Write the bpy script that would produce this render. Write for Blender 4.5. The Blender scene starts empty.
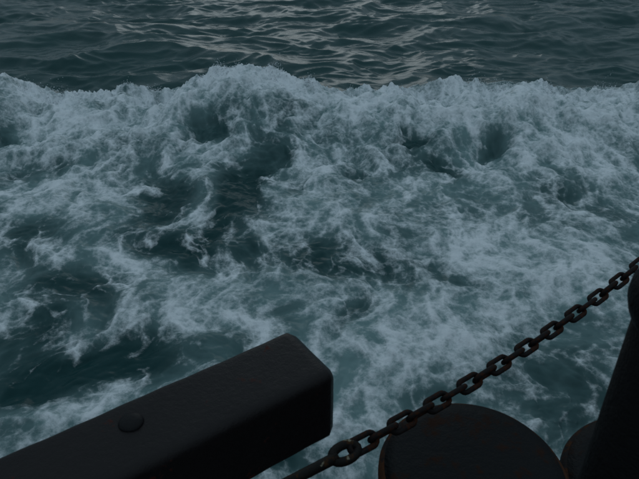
import bpy, bmesh, math, random
import numpy as np
from mathutils import Vector, Matrix
R = math.radians
random.seed(7)
scene = bpy.context.scene
C = scene.collection

# ------------------------------------------------------------------ camera
CAM_H = 3.4
cam_d = bpy.data.cameras.new('camera')
cam = bpy.data.objects.new('camera', cam_d)
C.objects.link(cam)
cam.location = (0, 0, CAM_H)
cam.rotation_euler = (R(90 - 31), 0, 0)
cam_d.sensor_width = 36
cam_d.lens = 36 * 614 / 639
cam_d.clip_start = 0.02
cam_d.clip_end = 9000
cam_d.dof.use_dof = True
cam_d.dof.focus_distance = 5.5
cam_d.dof.aperture_fstop = 14.0
scene.camera = cam

# ------------------------------------------------------------------ sky, sun, exposure
SUN_EL, SUN_AZ = 14.0, -2.0          # azimuth clockwise from +Y (straight ahead)
world = bpy.data.worlds.new('World')
scene.world = world
world.use_nodes = True
wn = world.node_tree.nodes
wl = world.node_tree.links
wn.clear()
sky = wn.new('ShaderNodeTexSky')
sky.sky_type = 'NISHITA'
sky.sun_disc = False
sky.sun_elevation = R(SUN_EL)
sky.sun_rotation = R(SUN_AZ)
sky.air_density = 1.0
sky.dust_density = 0.4
sky.ozone_density = 1.0
bg = wn.new('ShaderNodeBackground')
bg.inputs['Strength'].default_value = 0.05
wo = wn.new('ShaderNodeOutputWorld')
# heavy even cloud deck over the clear sky: brightest overhead, a third of that at the horizon
geo = wn.new('ShaderNodeTexCoord')
sep = wn.new('ShaderNodeSeparateXYZ')
wl.new(geo.outputs['Generated'], sep.inputs[0])
cl = wn.new('ShaderNodeMapRange')
cl.inputs['From Min'].default_value = 0.0; cl.inputs['From Max'].default_value = 1.0
cl.inputs['To Min'].default_value = 0.35; cl.inputs['To Max'].default_value = 1.0
wl.new(sep.outputs['Z'], cl.inputs['Value'])
cloud = wn.new('ShaderNodeVectorMath'); cloud.operation = 'SCALE'
cloud.inputs[0].default_value = (4.7, 6.2, 7.2)
wl.new(cl.outputs['Result'], cloud.inputs['Scale'])
cmix = wn.new('ShaderNodeMix'); cmix.data_type = 'RGBA'
cmix.inputs['Factor'].default_value = 0.96
wl.new(sky.outputs[0], cmix.inputs['A']); wl.new(cloud.outputs[0], cmix.inputs['B'])
wl.new(cmix.outputs['Result'], bg.inputs[0])
wl.new(bg.outputs[0], wo.inputs[0])

sun_d = bpy.data.lights.new('sun', 'SUN')
sun_d.energy = 0.05
sun_d.angle = R(26)
sun_d.color = (0.90, 0.98, 1.0)
sun = bpy.data.objects.new('sun', sun_d)
C.objects.link(sun)
sd = Vector((math.sin(R(SUN_AZ)) * math.cos(R(SUN_EL)), math.cos(R(SUN_AZ)) * math.cos(R(SUN_EL)), math.sin(R(SUN_EL))))
sun.rotation_euler = sd.to_track_quat('Z', 'Y').to_euler()
sun.location = (0, 60, 30)

vs = scene.view_settings
vs.view_transform = 'Standard'
vs.look = 'None'
vs.gamma = 1
vs.use_curve_mapping = False
vs.exposure = 0.5
scene.cycles.filter_width = 1.6

# ------------------------------------------------------------------ node helpers
def new_mat(name):
    m = bpy.data.materials.new(name)
    m.use_nodes = True
    m.node_tree.nodes.clear()
    return m, m.node_tree.nodes, m.node_tree.links

def noise(n, l, vec, scale, detail=4, rough=0.55, dist=0.0):
    t = n.new('ShaderNodeTexNoise')
    t.inputs['Scale'].default_value = scale
    t.inputs['Detail'].default_value = detail
    t.inputs['Roughness'].default_value = rough
    t.inputs['Distortion'].default_value = dist
    l.new(vec, t.inputs['Vector'])
    return t.outputs[0]

def mth(n, l, op, a, b=None, clamp=False):
    t = n.new('ShaderNodeMath')
    t.operation = op
    t.use_clamp = clamp
    for k, v in enumerate((a, b)):
        if v is None:
            continue
        if isinstance(v, (int, float)):
            t.inputs[k].default_value = v
        else:
            l.new(v, t.inputs[k])
    return t.outputs[0]

def ramp(n, l, fac, lo, hi, a=0.0, b=1.0):
    t = n.new('ShaderNodeMapRange')
    t.interpolation_type = 'SMOOTHSTEP'
    t.inputs['From Min'].default_value = lo
    t.inputs['From Max'].default_value = hi
    t.inputs['To Min'].default_value = a
    t.inputs['To Max'].default_value = b
    l.new(fac, t.inputs['Value'])
    return t.outputs['Result']

def mixc(n, l, fac, a, b):
    t = n.new('ShaderNodeMix')
    t.data_type = 'RGBA'
    for sock, v in ((t.inputs['Factor'], fac), (t.inputs['A'], a), (t.inputs['B'], b)):
        if isinstance(v, tuple):
            sock.default_value = v + (1,)
        elif isinstance(v, (int, float)):
            sock.default_value = v
        else:
            l.new(v, sock)
    return t.outputs['Result']

def bump(n, l, height, strength, dist, normal=None):
    t = n.new('ShaderNodeBump')
    t.inputs['Strength'].default_value = strength
    t.inputs['Distance'].default_value = dist
    l.new(height, t.inputs['Height'])
    if normal:
        l.new(normal, t.inputs['Normal'])
    return t.outputs[0]

# ------------------------------------------------------------------ materials
def water_material():
    m, n, l = new_mat('sea_water')
    out = n.new('ShaderNodeOutputMaterial')
    co = n.new('ShaderNodeTexCoord').outputs['Object']
    fa = n.new('ShaderNodeAttribute'); fa.attribute_name = 'foam'
    mi = n.new('ShaderNodeAttribute'); mi.attribute_name = 'milk'
    f0, k0 = fa.outputs['Fac'], mi.outputs['Fac']
    # body of the water: deep green-blue to aerated teal
    big = noise(n, l, co, 0.9, 3)
    deep = mixc(n, l, big, (0.006, 0.042, 0.044), (0.011, 0.062, 0.062))
    w = n.new('ShaderNodeBsdfPrincipled')

    w.inputs['IOR'].default_value = 1.333
    mp = n.new('ShaderNodeMapping')
    mp.inputs['Scale'].default_value = (0.75, 1.0, 1.0)
    l.new(co, mp.inputs['Vector'])
    rip = mth(n, l, 'ADD', noise(n, l, mp.outputs[0], 5.5, 4, 0.5, 0.4), mth(n, l, 'MULTIPLY', noise(n, l, mp.outputs[0], 17, 3, 0.5), 0.3))
    bn = n.new('ShaderNodeBump')
    bn.inputs['Distance'].default_value = 0.04
    l.new(rip, bn.inputs['Height'])
    zn = n.new('ShaderNodeAttribute'); zn.attribute_name = 'stir'
    l.new(ramp(n, l, zn.outputs['Fac'], 0.0, 1.0, 0.26, 0.22), bn.inputs['Strength'])
    l.new(ramp(n, l, zn.outputs['Fac'], 0.0, 1.0, 0.17, 0.24), w.inputs['Roughness'])
    l.new(ramp(n, l, zn.outputs['Fac'], 0.0, 1.0, 0.42, 0.15), w.inputs['Specular IOR Level'])
    deep2 = mixc(n, l, zn.outputs['Fac'], deep, (0.012, 0.050, 0.052))
    col = mixc(n, l, k0, deep2, (0.17, 0.27, 0.275))
    l.new(col, w.inputs['Base Color'])
    l.new(bn.outputs[0], w.inputs['Normal'])
    # foam
    fn = noise(n, l, co, 24, 6, 0.66, 0.3)
    fn2 = noise(n, l, co, 85, 3, 0.6)
    add = mth(n, l, 'ADD', mth(n, l, 'MULTIPLY', mth(n, l, 'SUBTRACT', fn, 0.5), 1.0), mth(n, l, 'MULTIPLY', mth(n, l, 'SUBTRACT', fn2, 0.5), 0.5))
    # lacy holes between the bubbles
    wv = n.new('ShaderNodeVectorMath'); wv.operation = 'ADD'
    wn_ = n.new('ShaderNodeTexNoise'); wn_.inputs['Scale'].default_value = 7; wn_.inputs['Detail'].default_value = 4
    l.new(co, wn_.inputs['Vector'])
    ws = n.new('ShaderNodeVectorMath'); ws.operation = 'SCALE'; ws.inputs['Scale'].default_value = 0.16
    l.new(wn_.outputs['Color'], ws.inputs[0]); l.new(co, wv.inputs[0]); l.new(ws.outputs[0], wv.inputs[1])
    for sc_, am_ in ((9.0, 0.50), (21.0, 0.38)):
        vo = n.new('ShaderNodeTexVoronoi'); vo.inputs['Scale'].default_value = sc_
        l.new(wv.outputs[0], vo.inputs['Vector'])
        add = mth(n, l, 'ADD', add, mth(n, l, 'MULTIPLY', mth(n, l, 'SUBTRACT', vo.outputs['Distance'], 0.45), am_))
    gate = ramp(n, l, f0, 0.0, 0.25)
    mask = ramp(n, l, mth(n, l, 'ADD', f0, mth(n, l, 'MULTIPLY', add, gate)), 0.10, 1.36, 0.0, 1.0)
    fb = n.new('ShaderNodeBsdfPrincipled')
    fb.inputs['Base Color'].default_value = (0.83, 0.87, 0.90, 1)
    fb.inputs['Roughness'].default_value = 0.6
    fb.inputs['Specular IOR Level'].default_value = 0.25
    l.new(bump(n, l, mth(n, l, 'ADD', fn, mth(n, l, 'MULTIPLY', fn2, 0.4)), 0.6, 0.025), fb.inputs['Normal'])
    mx = n.new('ShaderNodeMixShader')
    l.new(mask, mx.inputs[0]); l.new(w.outputs[0], mx.inputs[1]); l.new(fb.outputs[0], mx.inputs[2])
    l.new(mx.outputs[0], out.inputs[0])
    return m

def iron_material(name, paint, rust, lo, hi, rough=0.5, nscale=14, bstr=0.5, bdist=0.004, flakes=None, spec=0.13):
    m, n, l = new_mat(name)
    out = n.new('ShaderNodeOutputMaterial')
    co = n.new('ShaderNodeTexCoord').outputs['Object']
    a = noise(n, l, co, nscale, 6, 0.65)
    b = noise(n, l, co, nscale * 5, 4, 0.6)
    c = noise(n, l, co, nscale * 16, 3, 0.6)
    r = ramp(n, l, mth(n, l, 'ADD', a, mth(n, l, 'MULTIPLY', mth(n, l, 'SUBTRACT', b, 0.5), 0.35)), lo, hi)
    base = mixc(n, l, b, tuple(x * 0.7 for x in paint), tuple(x * 1.3 for x in paint))
    col = mixc(n, l, r, base, mixc(n, l, c, tuple(x * 0.5 for x in rust), rust))
    if flakes:
        v = noise(n, l, co, flakes[1], 2, 0.5)
        col = mixc(n, l, ramp(n, l, v, flakes[2], flakes[2] + 0.03), col, flakes[0])
    p = n.new('ShaderNodeBsdfPrincipled')
    p.inputs['Specular IOR Level'].default_value = spec
    l.new(col, p.inputs['Base Color'])
    rg = mth(n, l, 'ADD', rough - 0.12, mth(n, l, 'MULTIPLY', b, 0.24), True)
    l.new(mth(n, l, 'ADD', rg, mth(n, l, 'MULTIPLY', r, 0.3), True), p.inputs['Roughness'])
    h = mth(n, l, 'ADD', mth(n, l, 'MULTIPLY', a, 0.8), mth(n, l, 'ADD', mth(n, l, 'MULTIPLY', b, 0.6), mth(n, l, 'MULTIPLY', c, 0.25)))
    l.new(bump(n, l, h, bstr, bdist), p.inputs['Normal'])
    l.new(p.outputs[0], out.inputs[0])
    return m

M = {}
M['water'] = water_material()
M['beam'] = iron_material('black_painted_steel', (0.012, 0.010, 0.0105), (0.06, 0.014, 0.010), 0.63, 0.72, 0.36, 16, 0.42, 0.006, None, 0.17)
M['bolt'] = iron_material('black_painted_bolt', (0.008, 0.008, 0.009), (0.05, 0.014, 0.010), 0.70, 0.76, 0.42, 30, 0.5, 0.003)
M['chain'] = iron_material('rusty_chain_iron', (0.008, 0.006, 0.006), (0.055, 0.018, 0.008), 0.50, 0.66, 0.6, 40, 0.6, 0.003)
M['fitting'] = iron_material('flaking_painted_iron', (0.008, 0.007, 0.006), (0.07, 0.03, 0.010), 0.55, 0.68, 0.55, 40, 0.6, 0.003, ((0.20, 0.18, 0.13), 34, 0.655))
M['bollard'] = iron_material('cast_iron_bollard', (0.006, 0.007, 0.008), (0.034, 0.015, 0.009), 0.52, 0.66, 0.55, 11, 0.8, 0.008)
M['rim'] = iron_material('rusty_bollard_rim', (0.010, 0.008, 0.008), (0.075, 0.030, 0.014), 0.44, 0.58, 0.65, 16, 0.6, 0.005)
M['post'] = iron_material('shade_darkened_post_paint', (0.003, 0.003, 0.0035), (0.02, 0.008, 0.005), 0.62, 0.74, 0.6, 12, 0.8, 0.008, None, 0.1)  # dark paint taken near black; shade from the ship's superstructure is in the colour
M['deck'] = iron_material('dark_deck_paint', (0.035, 0.042, 0.042), (0.08, 0.035, 0.02), 0.60, 0.70, 0.6, 4, 0.5, 0.004)

# ------------------------------------------------------------------ object helpers
def tag(o, label=None, cat=None, group=None, kind=None):
    for k, v in (('label', label), ('category', cat), ('group', group), ('kind', kind)):
        if v:
            o[k] = v
    return o

def empty(name, loc=(0, 0, 0)):
    o = bpy.data.objects.new(name, None)
    o.empty_display_size = 0.1
    o.location = loc
    C.objects.link(o)
    return o

def obj(name, mesh, mat, parent=None):
    if isinstance(mesh, bmesh.types.BMesh):
        me = bpy.data.meshes.new(name)
        bmesh.ops.recalc_face_normals(mesh, faces=mesh.faces[:])
        mesh.to_mesh(me); mesh.free()
    else:
        me = mesh
    if mat and not me.materials:
        me.materials.append(mat)
    o = bpy.data.objects.new(name, me)
    C.objects.link(o)
    o.parent = parent
    return o

def smooth(me):
    me.polygons.foreach_set('use_smooth', np.ones(len(me.polygons), dtype=bool))

def lathe(bm, prof, seg=64, lump=0.0, seed=0):
    rnd = random.Random(seed)
    ph = [rnd.random() * 6.28 for _ in range(6)]
    rings = []
    for i, (r, z) in enumerate(prof):
        ring = []
        for k in range(seg):
            a = 2 * math.pi * k / seg
            q = 1 + lump * (math.sin(2 * a + ph[0]) + 0.6 * math.sin(5 * a + ph[1] + z * 9) + 0.4 * math.sin(11 * a + ph[2] + z * 23))
            ring.append(bm.verts.new((r * q * math.cos(a), r * q * math.sin(a), z)))
        rings.append(ring)
    for a, b in zip(rings, rings[1:]):
        for k in range(seg):
            bm.faces.new((a[k], a[(k + 1) % seg], b[(k + 1) % seg], b[k]))
    bm.faces.new(rings[0][::-1])
    bm.faces.new(rings[-1])

def tube(bm, pts, rad, seg=10, closed=False):
    n = len(pts)
    rings = []
    prev = None
    for i, p in enumerate(pts):
        p = Vector(p)
        if closed:
            t = Vector(pts[(i + 1) % n]) - Vector(pts[i - 1])
        else:
            t = Vector(pts[min(i + 1, n - 1)]) - Vector(pts[max(i - 1, 0)])
        t.normalize()
        u = prev if prev else t.orthogonal()
        u = (u - t * u.dot(t)).normalized()
        prev = u
        v = t.cross(u)
        rr = rad[i] if isinstance(rad, (list, tuple)) else rad
        rings.append([bm.verts.new(p + (u * math.cos(6.28318 * k / seg) + v * math.sin(6.28318 * k / seg)) * rr) for k in range(seg)])
    m = n if closed else n - 1
    for i in range(m):
        a, b = rings[i], rings[(i + 1) % n]
        for k in range(seg):
            bm.faces.new((a[k], a[(k + 1) % seg], b[(k + 1) % seg], b[k]))
    if not closed:
        bm.faces.new(rings[0][::-1]); bm.faces.new(rings[-1])

# ------------------------------------------------------------------ numpy noise
_rs = np.random.RandomState(11)
_perm = _rs.permutation(512).astype(np.int32)
_ang = _rs.rand(512).astype(np.float32) * 2 * np.pi
_gx, _gy = np.cos(_ang), np.sin(_ang)
_rx = _rs.rand(512).astype(np.float32); _ry = _rs.rand(512).astype(np.float32)

def pn(x, y, seed=0):
    x = x + np.float32(seed * 17.13); y = y + np.float32(seed * 9.71)
    xi = np.floor(x); yi = np.floor(y)
    xf = (x - xi).astype(np.float32); yf = (y - yi).astype(np.float32)
    xi = xi.astype(np.int32); yi = yi.astype(np.int32)
    u = xf * xf * xf * (xf * (xf * 6 - 15) + 10)
    v = yf * yf * yf * (yf * (yf * 6 - 15) + 10)
    def g(ix, iy, dx, dy):
        h = _perm[(_perm[ix & 511] + iy) & 511]
        return _gx[h] * dx + _gy[h] * dy
    a = g(xi, yi, xf, yf); b = g(xi + 1, yi, xf - 1, yf)
    c = g(xi, yi + 1, xf, yf - 1); d = g(xi + 1, yi + 1, xf - 1, yf - 1)
    ab = a + u * (b - a); cd = c + u * (d - c)
    return (ab + v * (cd - ab)) * np.float32(1.45)

def fbm(x, y, oct=4, seed=0, gain=0.5, fn=None):
    s = 0; a = 1.0; t = 0
    c, sn = math.cos(0.6), math.sin(0.6)
    for k in range(oct):
        q = pn(x, y, seed + k)
        s = s + a * (fn(q) if fn else q)
        t += a; a *= gain
        x, y = (c * x - sn * y) * 2.03, (sn * x + c * y) * 2.03
    return s / t

def curl(x, y, scale, amp, seed):
    e = np.float32(0.02)
    X, Y = x / scale, y / scale
    n0 = fbm(X, Y, 2, seed)
    dx = (fbm(X + e, Y, 2, seed) - n0) / e
    dy = (fbm(X, Y + e, 2, seed) - n0) / e
    return x + amp * dy, y - amp * dx

def worley(x, y, seed):
    x = x + np.float32(seed * 3.7); y = y + np.float32(seed * 5.3)
    xi = np.floor(x).astype(np.int32); yi = np.floor(y).astype(np.int32)
    f1 = np.full(x.shape, 9, np.float32); f2 = f1.copy()
    for a in (-1, 0, 1):
        for b in (-1, 0, 1):
            cx_, cy_ = xi + a, yi + b
            h = _perm[(_perm[cx_ & 511] + cy_) & 511]
            d = np.hypot(cx_ + _rx[h] - x, cy_ + _ry[h] - y).astype(np.float32)
            f2 = np.minimum(f2, np.maximum(f1, d)); f1 = np.minimum(f1, d)
    return f1, f2

def sst(x, lo, hi):
    t = np.clip((x - lo) / (hi - lo), 0, 1)
    return t * t * (3 - 2 * t)

# ------------------------------------------------------------------ sea surface (fan-shaped grid laid out from the ship's side)
def radii():
    r = [0.9]
    while r[-1] < 4000:
        q = r[-1]
        d = (0.022 if q < 2.3 else 0.0085 if q < 4.5 else 0.0115 if q < 8 else 0.013 if q < 10.9
             else 0.03 if q < 14 else 0.05 if q < 22 else 0.05 + (q - 22) * 0.06)
        r.append(q + d)
    return np.array(r, dtype=np.float32)
rad = radii()
fine = np.arange(-41, 41.001, 0.10)
coarse = 41 + np.cumsum(np.linspace(0.3, 4.0, 30))
ang = np.radians(np.concatenate([-coarse[::-1], fine, coarse])).astype(np.float32)
NR, NA = len(rad), len(ang)
RR, AA = np.meshgrid(rad, ang, indexing='ij')
X = (RR * np.sin(AA)).ravel(); Y = (RR * np.cos(AA)).ravel()
Z = np.zeros_like(X)
foam = np.zeros_like(X); milk = np.zeros_like(X); stir = np.zeros_like(X)

# open sea: short wind waves and a low swell
def sea_height(x, y):
    wx, wy = x + 0.35 * pn(x * 0.7, y * 0.7, 40), y + 0.35 * pn(x * 0.7, y * 0.7, 43)
    far = 1 / (1 + (np.hypot(x, y) / 120) ** 2)
    h = 0.16 * pn(wx * 0.18, wy * 0.30, 50)
    h = h + 0.11 * (1 - 2 * np.abs(pn(wx * 0.36, wy * 0.70, 52)))
    h = h + 0.055 * pn(wx * 0.85, wy * 1.55, 54)
    h = h + 0.026 * (1 - 2 * np.abs(pn(wx * 1.7, wy * 2.9, 56)))
    h = h + 0.010 * pn(wx * 4.0, wy * 5.5, 58)
    return h * 1.2 * far

# crest of the churned bank: height along x
CREST = [(-40, .3), (-12, .34), (-8, .3), (-6, .4), (-5.25, .47), (-5.0, .48), (-4.72, .29), (-4.31, .27), (-4.0, .3), (-3.39, .3), (-2.73, .28), (-2.40, .30),
         (-2.05, .44), (-1.65, .54), (-1.15, .66), (-0.95, .66), (-0.65, .53), (-0.32, .38), (0.0, .29), (0.84, .27), (1.67, .27), (2.49, .33),
         (3.31, .37), (3.74, .29), (4.34, .22), (4.65, .27), (5.32, .22), (7, .3), (12, .28), (40, .25)]
# thin (-) and thick (+) patches of foam: x, y, radius x, radius y, amount
PATCH = [(-1.69, 8.56, 0.40, 0.36, -0.8), (-1.95, 6.71, 0.36, 1.0, -1.0), (-0.93, 6.85, 0.30, 0.95, -1.25), (-3.63, 7.34, 0.34, 0.35, -0.55), (-3.01, 5.55, 0.34, 0.45, -0.6), (-2.41, 4.86, 0.43, 0.47, -0.6), (1.33, 8.41, 0.16, 0.33, -0.8), (1.62, 7.63, 0.29, 0.28, -0.55), (2.51, 8.16, 0.25, 0.26, -0.85), (0.4, 7.34, 0.17, 0.29, -0.6), (-0.21, 6.99, 0.13, 0.23, -0.5), (-0.73, 8.2, 0.23, 0.46, -0.3), (-1.59, 3.82, 0.34, 0.36, -0.8), (-2.13, 3.62, 0.4, 0.43, -0.6), (-2.63, 4.14, 0.26, 0.33, -0.5), (0.27, 4.25, 0.19, 0.31, -0.8), (0.21, 5.22, 0.56, 0.37, -0.55), (-1.08, 5.35, 0.46, 0.43, -0.5), (-1.44, 5.65, 0.38, 0.32, -0.5), (1.83, 3.53, 0.43, 0.48, -0.42), (1.69, 4.01, 0.25, 0.27, -0.3), (3.2, 6.58, 0.54, 0.4, -0.35), (1.79, 6.45, 0.47, 0.26, -0.25), (-4.53, 8.25, 0.17, 0.44, -0.5), (1.3, 5.07, 0.2, 0.26, -0.3), (0.16, 8.88, 0.45, 0.33, -0.2), (-2.08, 4.73, 0.28, 0.34, -0.3), (-0.64, 4.57, 0.23, 0.31, -0.25), (2.42, 4.14, 0.26, 0.45, -0.3), (-0.14, 2.95, 0.28, 0.18, -0.35), (0.9, 3.32, 0.22, 0.13, -0.3), (-0.41, 5.45, 0.21, 0.24, -0.2), (-3.6, 8.88, 1.35, 0.48, 0.35), (-2.16, 9.28, 0.78, 0.36, 0.3), (-0.99, 10.05, 0.83, 0.47, 0.4), (0.32, 9.28, 0.93, 0.32, 0.35), (2.44, 9.04, 1.37, 0.48, 0.4), (4.31, 9.1, 0.77, 0.5, 0.35), (-2.76, 6.58, 0.6, 0.45, 0.3), (-3.55, 7.84, 0.82, 0.38, 0.3), (0.01, 5.97, 0.45, 0.57, 0.3), (-0.26, 7.5, 0.4, 0.66, 0.15), (1.19, 5.65, 0.64, 0.47, 0.25), (2.04, 5.25, 0.71, 0.55, 0.28), (2.79, 5.07, 0.45, 0.59, 0.3), (3.7, 7.84, 0.68, 0.77, 0.25), (0.55, 4.01, 0.38, 0.46, 0.35), (1.0, 4.42, 0.36, 0.3, 0.3), (0.19, 3.32, 0.22, 0.42, 0.35), (1.3, 4.14, 0.35, 0.35, 0.25), (-0.99, 4.42, 0.54, 0.24, 0.3), (-0.47, 4.73, 0.38, 0.29, 0.25), (-2.02, 3.13, 0.4, 0.17, 0.6), (-1.57, 4.57, 0.23, 0.4, 0.2), (-3.61, 6.58, 0.36, 0.53, 0.25), (-1.68, 7.34, 0.39, 0.39, 0.2), (-2.8, 4.65, 0.28, 0.25, 0.3), (2.98, 7.5, 0.4, 0.49, 0.2), (-2.16, 5.35, 0.31, 0.24, 0.25), (-1.34, 4.81, 0.38, 0.24, 0.25)]
YC = 10.0
cx = np.array([c[0] for c in CREST], dtype=np.float32); cz = np.array([c[1] for c in CREST], dtype=np.float32)

def build_fields():
    global Z
    near = RR.ravel() < 400
    Z[near] = sea_height(X[near], Y[near])
    sel = (Y < 11.6) & (Y > 0.2) & (RR.ravel() < 30)
    x, y = X[sel], Y[sel]
    back = y - YC - 0.12 * pn(x * 0.9, y * 0 + 3.3, 60) - 0.05 * pn(x * 3.1, y * 0 + 7.1, 61)      # >0 behind the crest
    ch = np.interp(x, cx, cz).astype(np.float32)
    ch = ch - 0.085
    hump = np.where(back < 0, np.exp(-(back / 1.7) ** 2), np.exp(-(back / 0.42) ** 2)) * ch
    on = sst(-back, -0.75, -0.05)
    # stirred coordinates: eddies drag the foam about
    wx, wy = curl(x, y, np.float32(1.9), np.float32(0.09), 1)
    wx, wy = curl(wx, wy, np.float32(0.8), np.float32(0.022), 5)
    gx, gy = x + 0.6 * (wx - x), y + 0.6 * (wy - y)
    jx = wx + 0.10 * fbm(wx * 1.9, wy * 1.9, 2, 101, 0.4); jy = wy + 0.10 * fbm(wx * 1.9, wy * 1.9, 2, 111, 0.4)
    reg = np.zeros_like(x)
    for (px, py, rx, ry, am) in PATCH:
        reg += am * np.exp(-(((jx - px) / rx) ** 2 + ((jy - py) / ry) ** 2) ** 1.4 * 0.8)
    reg = np.clip(reg, -1.15, 0.42)
    bank = sst(y, 6.0, 9.2)
    # lacy webs round the boils, thick and thin, broken up
    def web(sc, wd, seed):
        f1, f2 = worley(jx * sc, jy * sc, seed)
        return np.exp(-(f2 - f1) / wd)
    jy0 = jy; jy = jy * 0.62       # eddies trail away from the ship
    big = fbm(jx * 0.8, jy * 0.8, 3, 30, 0.5)
    kx, ky = gx * 1.0, gy * 0.66
    cloud_ = fbm(kx * 2.2, ky * 2.2, 5, 36, 0.62)
    brk = sst(fbm(jx * 1.4, jy * 1.4, 3, 140), -0.25, 0.35)
    brk2 = sst(fbm(jx * 2.6, jy * 2.6, 3, 150), -0.2, 0.35)
    lace = 0.70 * web(1.25, 0.16, 3) * (0.3 + 0.7 * brk) + 0.62 * web(2.7, 0.20, 7) * brk2 + 0.42 * web(5.6, 0.26, 12) * (1 - 0.5 * brk) + 0.20 * web(12, 0.3, 17) * brk2
    fine_ = fbm(kx * 7, ky * 7, 4, 70, 0.7)
    d = 0.38 + reg * (0.66 + 0.26 * bank) + 0.26 * big + 0.62 * cloud_ + 0.70 * (lace - 0.27) + 0.46 * fine_ + 0.09 * bank
    strings = web(2.1, 0.060, 23) * brk + 0.8 * web(4.3, 0.075, 29) * brk2
    d = d + strings * (0.34 + 0.34 * sst(-reg, 0.0, 0.6)) * (1 - 0.6 * bank)
    p1, _q = worley(jx * 1.9, jy * 1.9, 31); p2, _q = worley(jx * 3.6, jy * 3.6, 37)
    d = d - (0.42 * np.exp(-(p1 / 0.30) ** 2) * (1 - 0.5 * brk) + 0.26 * np.exp(-(p2 / 0.30) ** 2)) * (1 - 0.35 * bank) + 0.07
    d = d + 0.22 * bank * fbm(gx * 1.3, gy * 1.0, 4, 160, 0.6)
    d = d + 0.35 * np.exp(-((back + 0.15) / 0.35) ** 2)
    f = np.clip(d, 0, 1.25) * on
    mk = sst(0.70 + reg * 0.70 + 0.35 * big + 0.40 * fbm(jx * 1.1, jy * 1.1, 4, 45, 0.55) + 0.10 * bank + 0.30 * (lace - 0.25) + 0.25 * cloud_, 0.05, 1.1) * on
    # relief
    bil = lambda q: np.abs(q)
    lump = fbm(gx * 0.75, gy * 0.75, 3, 80) * 0.24 + (fbm(gx * 2.0, gy * 2.0, 3, 84, 0.5, bil) - 0.28) * 0.17
    lump = lump * (0.48 + 1.0 * bank)
    h = hump + lump * on + reg * 0.10 * on * (0.5 + 1.4 * bank)
    h = h + f * (0.020 * (fbm(jx * 7, jy * 7, 3, 90, 0.5, bil)) + 0.018) * (1 + 1.2 * bank)
    h = h + on * 0.012 * fbm(x * 5, y * 5, 3, 94)
    # ragged tops right at the crest
    rag = np.exp(-(back / 0.22) ** 2)
    h = h + rag * (0.07 * np.abs(pn(x * 3.6, y * 3.6, 96)) + 0.07 * np.maximum(pn(x * 11, y * 8, 97), 0) + 0.05 * np.maximum(pn(x * 26, y * 20, 98), 0))
    Z[sel] = Z[sel] * (1 - 0.75 * on) + h
    foam[sel] = f; milk[sel] = mk; stir[sel] = on
    return sel
build_fields()

def grid_mesh(name, keep):
    idx = np.arange(NR * NA, dtype=np.int32).reshape(NR, NA)
    quads = np.stack([idx[:-1, :-1], idx[:-1, 1:], idx[1:, 1:], idx[1:, :-1]], -1).reshape(-1, 4)
    quads = quads[keep][:, ::-1]
    used = np.zeros(NR * NA, dtype=bool); used[quads.ravel()] = True
    remap = np.cumsum(used).astype(np.int32) - 1
    q = remap[quads]
    nv, nf = int(used.sum()), len(q)
    me = bpy.data.meshes.new(name)
    me.vertices.add(nv); me.loops.add(nf * 4); me.polygons.add(nf)
    me.vertices.foreach_set('co', np.stack([X, Y, Z], -1)[used].astype(np.float32).ravel())
    me.loops.foreach_set('vertex_index', q.ravel())
    me.polygons.foreach_set('loop_start', np.arange(nf, dtype=np.int32) * 4)
    me.polygons.foreach_set('loop_total', np.full(nf, 4, dtype=np.int32))
    smooth(me)
    for nm, arr in (('foam', foam), ('milk', milk), ('stir', stir)):
        at = me.attributes.new(nm, 'FLOAT', 'POINT')
        at.data.foreach_set('value', arr[used].astype(np.float32))
    me.update(calc_edges=True)
    return me

Xc = X.reshape(NR, NA)[:-1, :-1].ravel(); Yc = Y.reshape(NR, NA)[:-1, :-1].ravel()
wake_keep = (Yc < 11.0) & (Yc > 1.25) & (np.abs(Xc) < 24)
tag(obj('sea', grid_mesh('sea', ~wake_keep), M['water']), 'dark teal open sea with short choppy waves beyond the white water', kind='structure')
tag(obj('churned_wake', grid_mesh('churned_wake', wake_keep), M['water']), 'churned white foaming water rising to a ragged crest', 'foam', kind='stuff')

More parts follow.
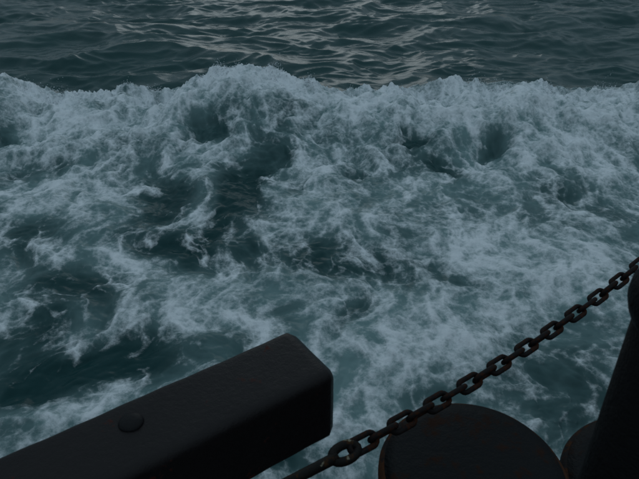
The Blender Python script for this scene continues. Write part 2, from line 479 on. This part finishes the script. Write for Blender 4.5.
# spray thrown up along the crest
def spray():
    rs = np.random.RandomState(5)
    cand = np.where((np.abs(Y - YC) < 0.35) & (np.abs(X) < 7.5) & (foam > 0.4))[0]
    n = 22000
    pick = cand[rs.randint(0, len(cand), n)]
    clump = np.maximum(-0.05 + fbm(X[pick] * 2.1, Y[pick] * 0.5, 3, 120) * 1.9, 0.015)
    keep = clump > rs.uniform(0.0, 0.35, n); pick = pick[keep]; clump = clump[keep]; n = len(pick)
    up = rs.exponential(1.0, n) * 0.085 * clump
    px = X[pick] + rs.normal(0, 0.012, n); py = Y[pick] + rs.normal(0, 0.02, n)
    pz = Z[pick] + up - 0.004
    rr = np.clip(rs.lognormal(-5.35, 0.4, n), 0.0025, 0.011) * (1 - 0.4 * np.clip(up / 0.15, 0, 1))
    ico = bmesh.new(); bmesh.ops.create_icosphere(ico, subdivisions=1, radius=1)
    bv = np.array([v.co[:] for v in ico.verts], dtype=np.float32)
    bf = np.array([[v.index for v in f.verts] for f in ico.faces], dtype=np.int32); ico.free()
    st = rs.uniform(0.8, 1.9, n)
    V = bv[None] * rr[:, None, None] * np.stack([np.ones(n), np.ones(n), st], -1)[:, None, :] + np.stack([px, py, pz], -1)[:, None, :]
    F = bf[None] + (np.arange(n) * len(bv))[:, None, None]
    F = F.reshape(-1, 3).astype(np.int32)
    me = bpy.data.meshes.new('sea_spray')
    me.vertices.add(len(bv) * n); me.loops.add(F.size); me.polygons.add(len(F))
    me.vertices.foreach_set('co', V.astype(np.float32).ravel())
    me.loops.foreach_set('vertex_index', F.ravel())
    me.polygons.foreach_set('loop_start', np.arange(len(F), dtype=np.int32) * 3)
    me.polygons.foreach_set('loop_total', np.full(len(F), 3, dtype=np.int32))
    smooth(me)
    at = me.attributes.new('foam', 'FLOAT', 'POINT')
    at.data.foreach_set('value', np.full(len(bv) * n, 0.95, dtype=np.float32))
    me.update(calc_edges=True)
    tag(obj('sea_spray', me, M['water']), 'fine white spray droplets thrown up along the foam crest', 'spray', kind='stuff')
spray()

# ------------------------------------------------------------------ ship's deck and side (below and behind the frame)
DZ = 1.75
def prism(bm, pts, z0, z1):
    a = [bm.verts.new((p[0], p[1], z0)) for p in pts]
    b = [bm.verts.new((p[0], p[1], z1)) for p in pts]
    n = len(pts)
    bm.faces.new(a[::-1]); bm.faces.new(b)
    for i in range(n):
        bm.faces.new((a[i], a[(i + 1) % n], b[(i + 1) % n], b[i]))
bm = bmesh.new()
prism(bm, [(-9, 1.2), (-9, -6), (9, -6), (9, 3.28), (2.9, 3.28), (1.25, 1.2)], -0.8, DZ)
bmesh.ops.bevel(bm, geom=[e for e in bm.edges if e.verts[0].co.z > 1 and e.verts[1].co.z > 1], offset=0.03, segments=3, affect='EDGES')
tag(obj('ship_deck', bm, M['deck']), 'dark painted steel deck edge of the ship', kind='structure')

# ------------------------------------------------------------------ steel beam
DIRB = Vector((0.82, 0.572, 0)).normalized()
PERP = Vector((DIRB.y, -DIRB.x, 0))                # towards the ship
W, HB, L = 0.198, 0.215, 1.75
end_far = Vector((-0.0876, 1.218, 2.4)) + DIRB * 0.016           # far top corner of the free end
mid_end = end_far + PERP * (W / 2)
beam = empty('steel_beam', mid_end - DIRB * L + Vector((0, 0, -HB)))
def beam_mesh():
    bm = bmesh.new()
    rc, seg = 0.022, 6
    sec = []
    for (sx, sz, a0) in ((1, 1, 0), (-1, 1, 90), (-1, -1, 180), (1, -1, 270)):
        for k in range(seg + 1):
            a = R(a0 + 90 * k / seg)
            sec.append((sx * (W / 2 - rc) + rc * math.cos(a), sz * (HB / 2 - rc) + rc * math.sin(a)))
    # denser flats
    pts = []
    for i, p in enumerate(sec):
        q = sec[(i + 1) % len(sec)]
        d = math.hypot(q[0] - p[0], q[1] - p[1])
        m = max(1, int(d / 0.018))
        for k in range(m):
            pts.append((p[0] + (q[0] - p[0]) * k / m, p[1] + (q[1] - p[1]) * k / m))
    nl = 110
    rings = []
    for i in range(nl + 1):
        s = i / nl * L
        ring = []
        e = max(0, s - (L - 0.012)) / 0.012
        sc_ = 1 - 0.10 * e * e
        for (u, w) in pts:
            nu = 0.0004 * math.sin(s * 17 + u * 31) + 0.0003 * math.sin(s * 61 + w * 47 + u * 80)
            f = 1 + nu / 0.09
            ring.append(bm.verts.new(DIRB * s + PERP * (u * sc_ * f) + Vector((0, 0, HB / 2 + w * sc_ * f))))
        rings.append(ring)
    n = len(pts)
    for a, b in zip(rings, rings[1:]):
        for k in range(n):
            bm.faces.new((a[k], a[(k + 1) % n], b[(k + 1) % n], b[k]))
    bm.faces.new(rings[0]); bm.faces.new(rings[-1])
    return bm
b = obj('beam_body', beam_mesh(), M['beam'], beam); smooth(b.data)
# domed bolt head on the top face
bm = bmesh.new()
lathe(bm, [(0.001, -0.004), (0.026, -0.004), (0.0265, 0.001), (0.0245, 0.005), (0.019, 0.0085), (0.009, 0.0102), (0.001, 0.0105)], 28, 0.012, 4)
b = obj('bolt_head', bm, M['bolt'], beam); smooth(b.data)
b.location = Vector((-0.398, 0.912, 2.4)) - beam.location
# post that carries the beam from the deck (out of frame)
bm = bmesh.new()
c0 = DIRB * 0.3
prism(bm, [(c0.x + dx, c0.y + dy) for dx, dy in ((-.07, -.07), (.07, -.07), (.07, .07), (-.07, .07))], DZ - beam.location.z + 0.004, 0.003)
bmesh.ops.bevel(bm, geom=bm.edges[:], offset=0.012, segments=2, affect='EDGES')
obj('support_post', bm, M['beam'], beam)
tag(beam, 'thick black painted steel beam with rounded edges and a domed bolt on top', 'beam')

# ------------------------------------------------------------------ mooring bollards
def bollard(loc, r, ztop, label, seed):
    t = empty('mooring_bollard', (loc[0], loc[1], DZ + 0.004))
    h = ztop - DZ - 0.004
    bm = bmesh.new(); lathe(bm, [(r * 0.98, 0), (r * 0.98, 0.018), (r * 0.90, 0.026)], 64, 0.002, seed)
    obj('base_flange', bm, M['bollard'], t)
    bm = bmesh.new(); lathe(bm, [(r * 0.72, 0.0265), (r * 0.66, 0.06), (r * 0.66, h - 0.10), (r * 0.74, h - 0.0605)], 64, 0.004, seed + 1)
    b = obj('barrel', bm, M['bollard'], t); smooth(b.data)
    bm = bmesh.new()
    lathe(bm, [(r * 0.80, h - 0.060), (r * 0.96, h - 0.052), (r, h - 0.036), (r * 0.998, h - 0.020), (r * 0.985, h - 0.011), (r * 0.962, h - 0.005), (r * 0.94, h - 0.0028)], 96, 0.0022, seed + 2)
    b = obj('rim', bm, M['rim'], t); smooth(b.data)
    bm = bmesh.new()
    lathe(bm, [(r * 0.93, h - 0.01), (r * 0.9395, h - 0.0024), (r * 0.8, h + 0.001), (r * 0.55, h + 0.004), (r * 0.3, h + 0.006), (r * 0.02, h + 0.0065)], 96, 0.0022, seed + 2)
    b = obj('cap', bm, M['bollard'], t); smooth(b.data)
    tag(t, label, 'bollard', 'mooring bollards at the deck edge')
bollard((0.360, 0.952), 0.222, 2.2, 'wide round flat topped iron bollard right under the chain', 3)
bollard((0.847, 0.982), 0.238, 2.1, 'lower rusty rimmed iron bollard half hidden behind the black post', 8)

# ------------------------------------------------------------------ stanchion posts
def stanchion(loc, r, ztop, label):
    t = empty('stanchion_post', (loc[0], loc[1], DZ + 0.004))
    h = ztop - DZ - 0.004
    bm = bmesh.new(); lathe(bm, [(r * 1.02, 0), (r, 0.02), (r, h * 0.5), (r * 0.985, h - 0.075)], 48, 0.006, 5)
    b = obj('post_shaft', bm, M['post'], t); smooth(b.data)
    bm = bmesh.new()
    lathe(bm, [(r * 0.9, h - 0.0745), (r * 1.04, h - 0.070), (r * 1.10, h - 0.060), (r * 1.15, h - 0.045), (r * 1.14, h - 0.030), (r * 1.07, h - 0.016), (r * 0.90, h - 0.007), (r * 0.65, h - 0.002), (r * 0.3, h), (r * 0.01, h + 0.001)], 48, 0.006, 5)
    b = obj('post_head', bm, M['post'], t); smooth(b.data)
    tag(t, label, 'post')
stanchion((0.4705, 0.578), 0.085, 2.995, 'thick black upright post with a rounded head beside the chain')

# ------------------------------------------------------------------ chain with end fitting
AZ = R(51)
DC = Vector((math.sin(AZ), math.cos(AZ), 0))
P0 = Vector((0.051, 0.834, 0))
def chain_z(s):      # height along the chain, sagging between its ends
    return 2.40 - 0.181 * s + 0.113 * s * s if 0 <= s < 1.3 else 2.3556 + 0.1128 * (s - 1.3) if s > 0 else 2.40 - 0.181 * s
PITCH = 0.0585
WIRE = 0.0067
def link_mesh():
    bm = bmesh.new()
    ro = 0.0140                       # centre-line radius of the bends
    hl = (PITCH + 2 * WIRE) / 2 - ro  # half length of the straights on the centre line
    pts = []
    for k in range(9):
        a = R(-90 + 180 * k / 8); pts.append((hl + ro * math.cos(a), ro * math.sin(a), 0))
    for k in range(9):
        a = R(90 + 180 * k / 8); pts.append((-hl + ro * math.cos(a), ro * math.sin(a), 0))
    tube(bm, pts, WIRE, 8, True)
    bmesh.ops.recalc_face_normals(bm, faces=bm.faces[:])
    me = bpy.data.meshes.new('chain_link')
    bm.to_mesh(me); bm.free(); smooth(me); me.materials.append(M['chain'])
    return me
lm = link_mesh()
chain = empty('hanging_chain', (P0.x, P0.y, 2.40))
org = Vector(chain.location)
rnd = random.Random(3)
s = 0.05
i = 0
while s < 3.55:
    ds = 0.01
    t = (DC * 2 * ds + Vector((0, 0, chain_z(s + ds) - chain_z(s - ds)))).normalized()
    side = t.cross(Vector((0, 0, 1))).normalized()
    up = side.cross(t)
    roll = R((151 if i % 2 == 0 else 61) + rnd.uniform(-8, 8) + 6 * math.sin(s * 2.1))
    yv = side * math.cos(roll) + up * math.sin(roll)
    zv = t.cross(yv)
    m = Matrix((t, yv, zv)).transposed().to_4x4()
    m.translation = P0 + DC * s + Vector((0, 0, chain_z(s))) - org
    o = obj('chain_link', lm, None, chain)
    o.matrix_local = m
    s += PITCH * t.dot(DC); i += 1
# eye bolt at the near end
t = (DC * 0.02 + Vector((0, 0, chain_z(0) - chain_z(-0.02)))).normalized()
side = t.cross(Vector((0, 0, 1))).normalized(); up = side.cross(t)
bm = bmesh.new()
roll = R(158); yv = side * math.cos(roll) + up * math.sin(roll)
eye = [t * (0.033 * math.cos(2 * math.pi * k / 20) + 0.0) + yv * (0.0155 * math.sin(2 * math.pi * k / 20)) for k in range(20)]
tube(bm, eye, 0.0095, 10, True)
tube(bm, [t * -0.024, t * -0.06, t * -0.2, t * -0.42, t * -0.62], [0.0115, 0.0110, 0.0105, 0.0100, 0.0100], 12)
b = obj('eye_bolt', bm, M['fitting'], chain); smooth(b.data)
b['label'] = 'eye bolt with flaking pale paint'
tag(chain, 'rusty iron chain hanging in a slack line above the foam', 'chain')
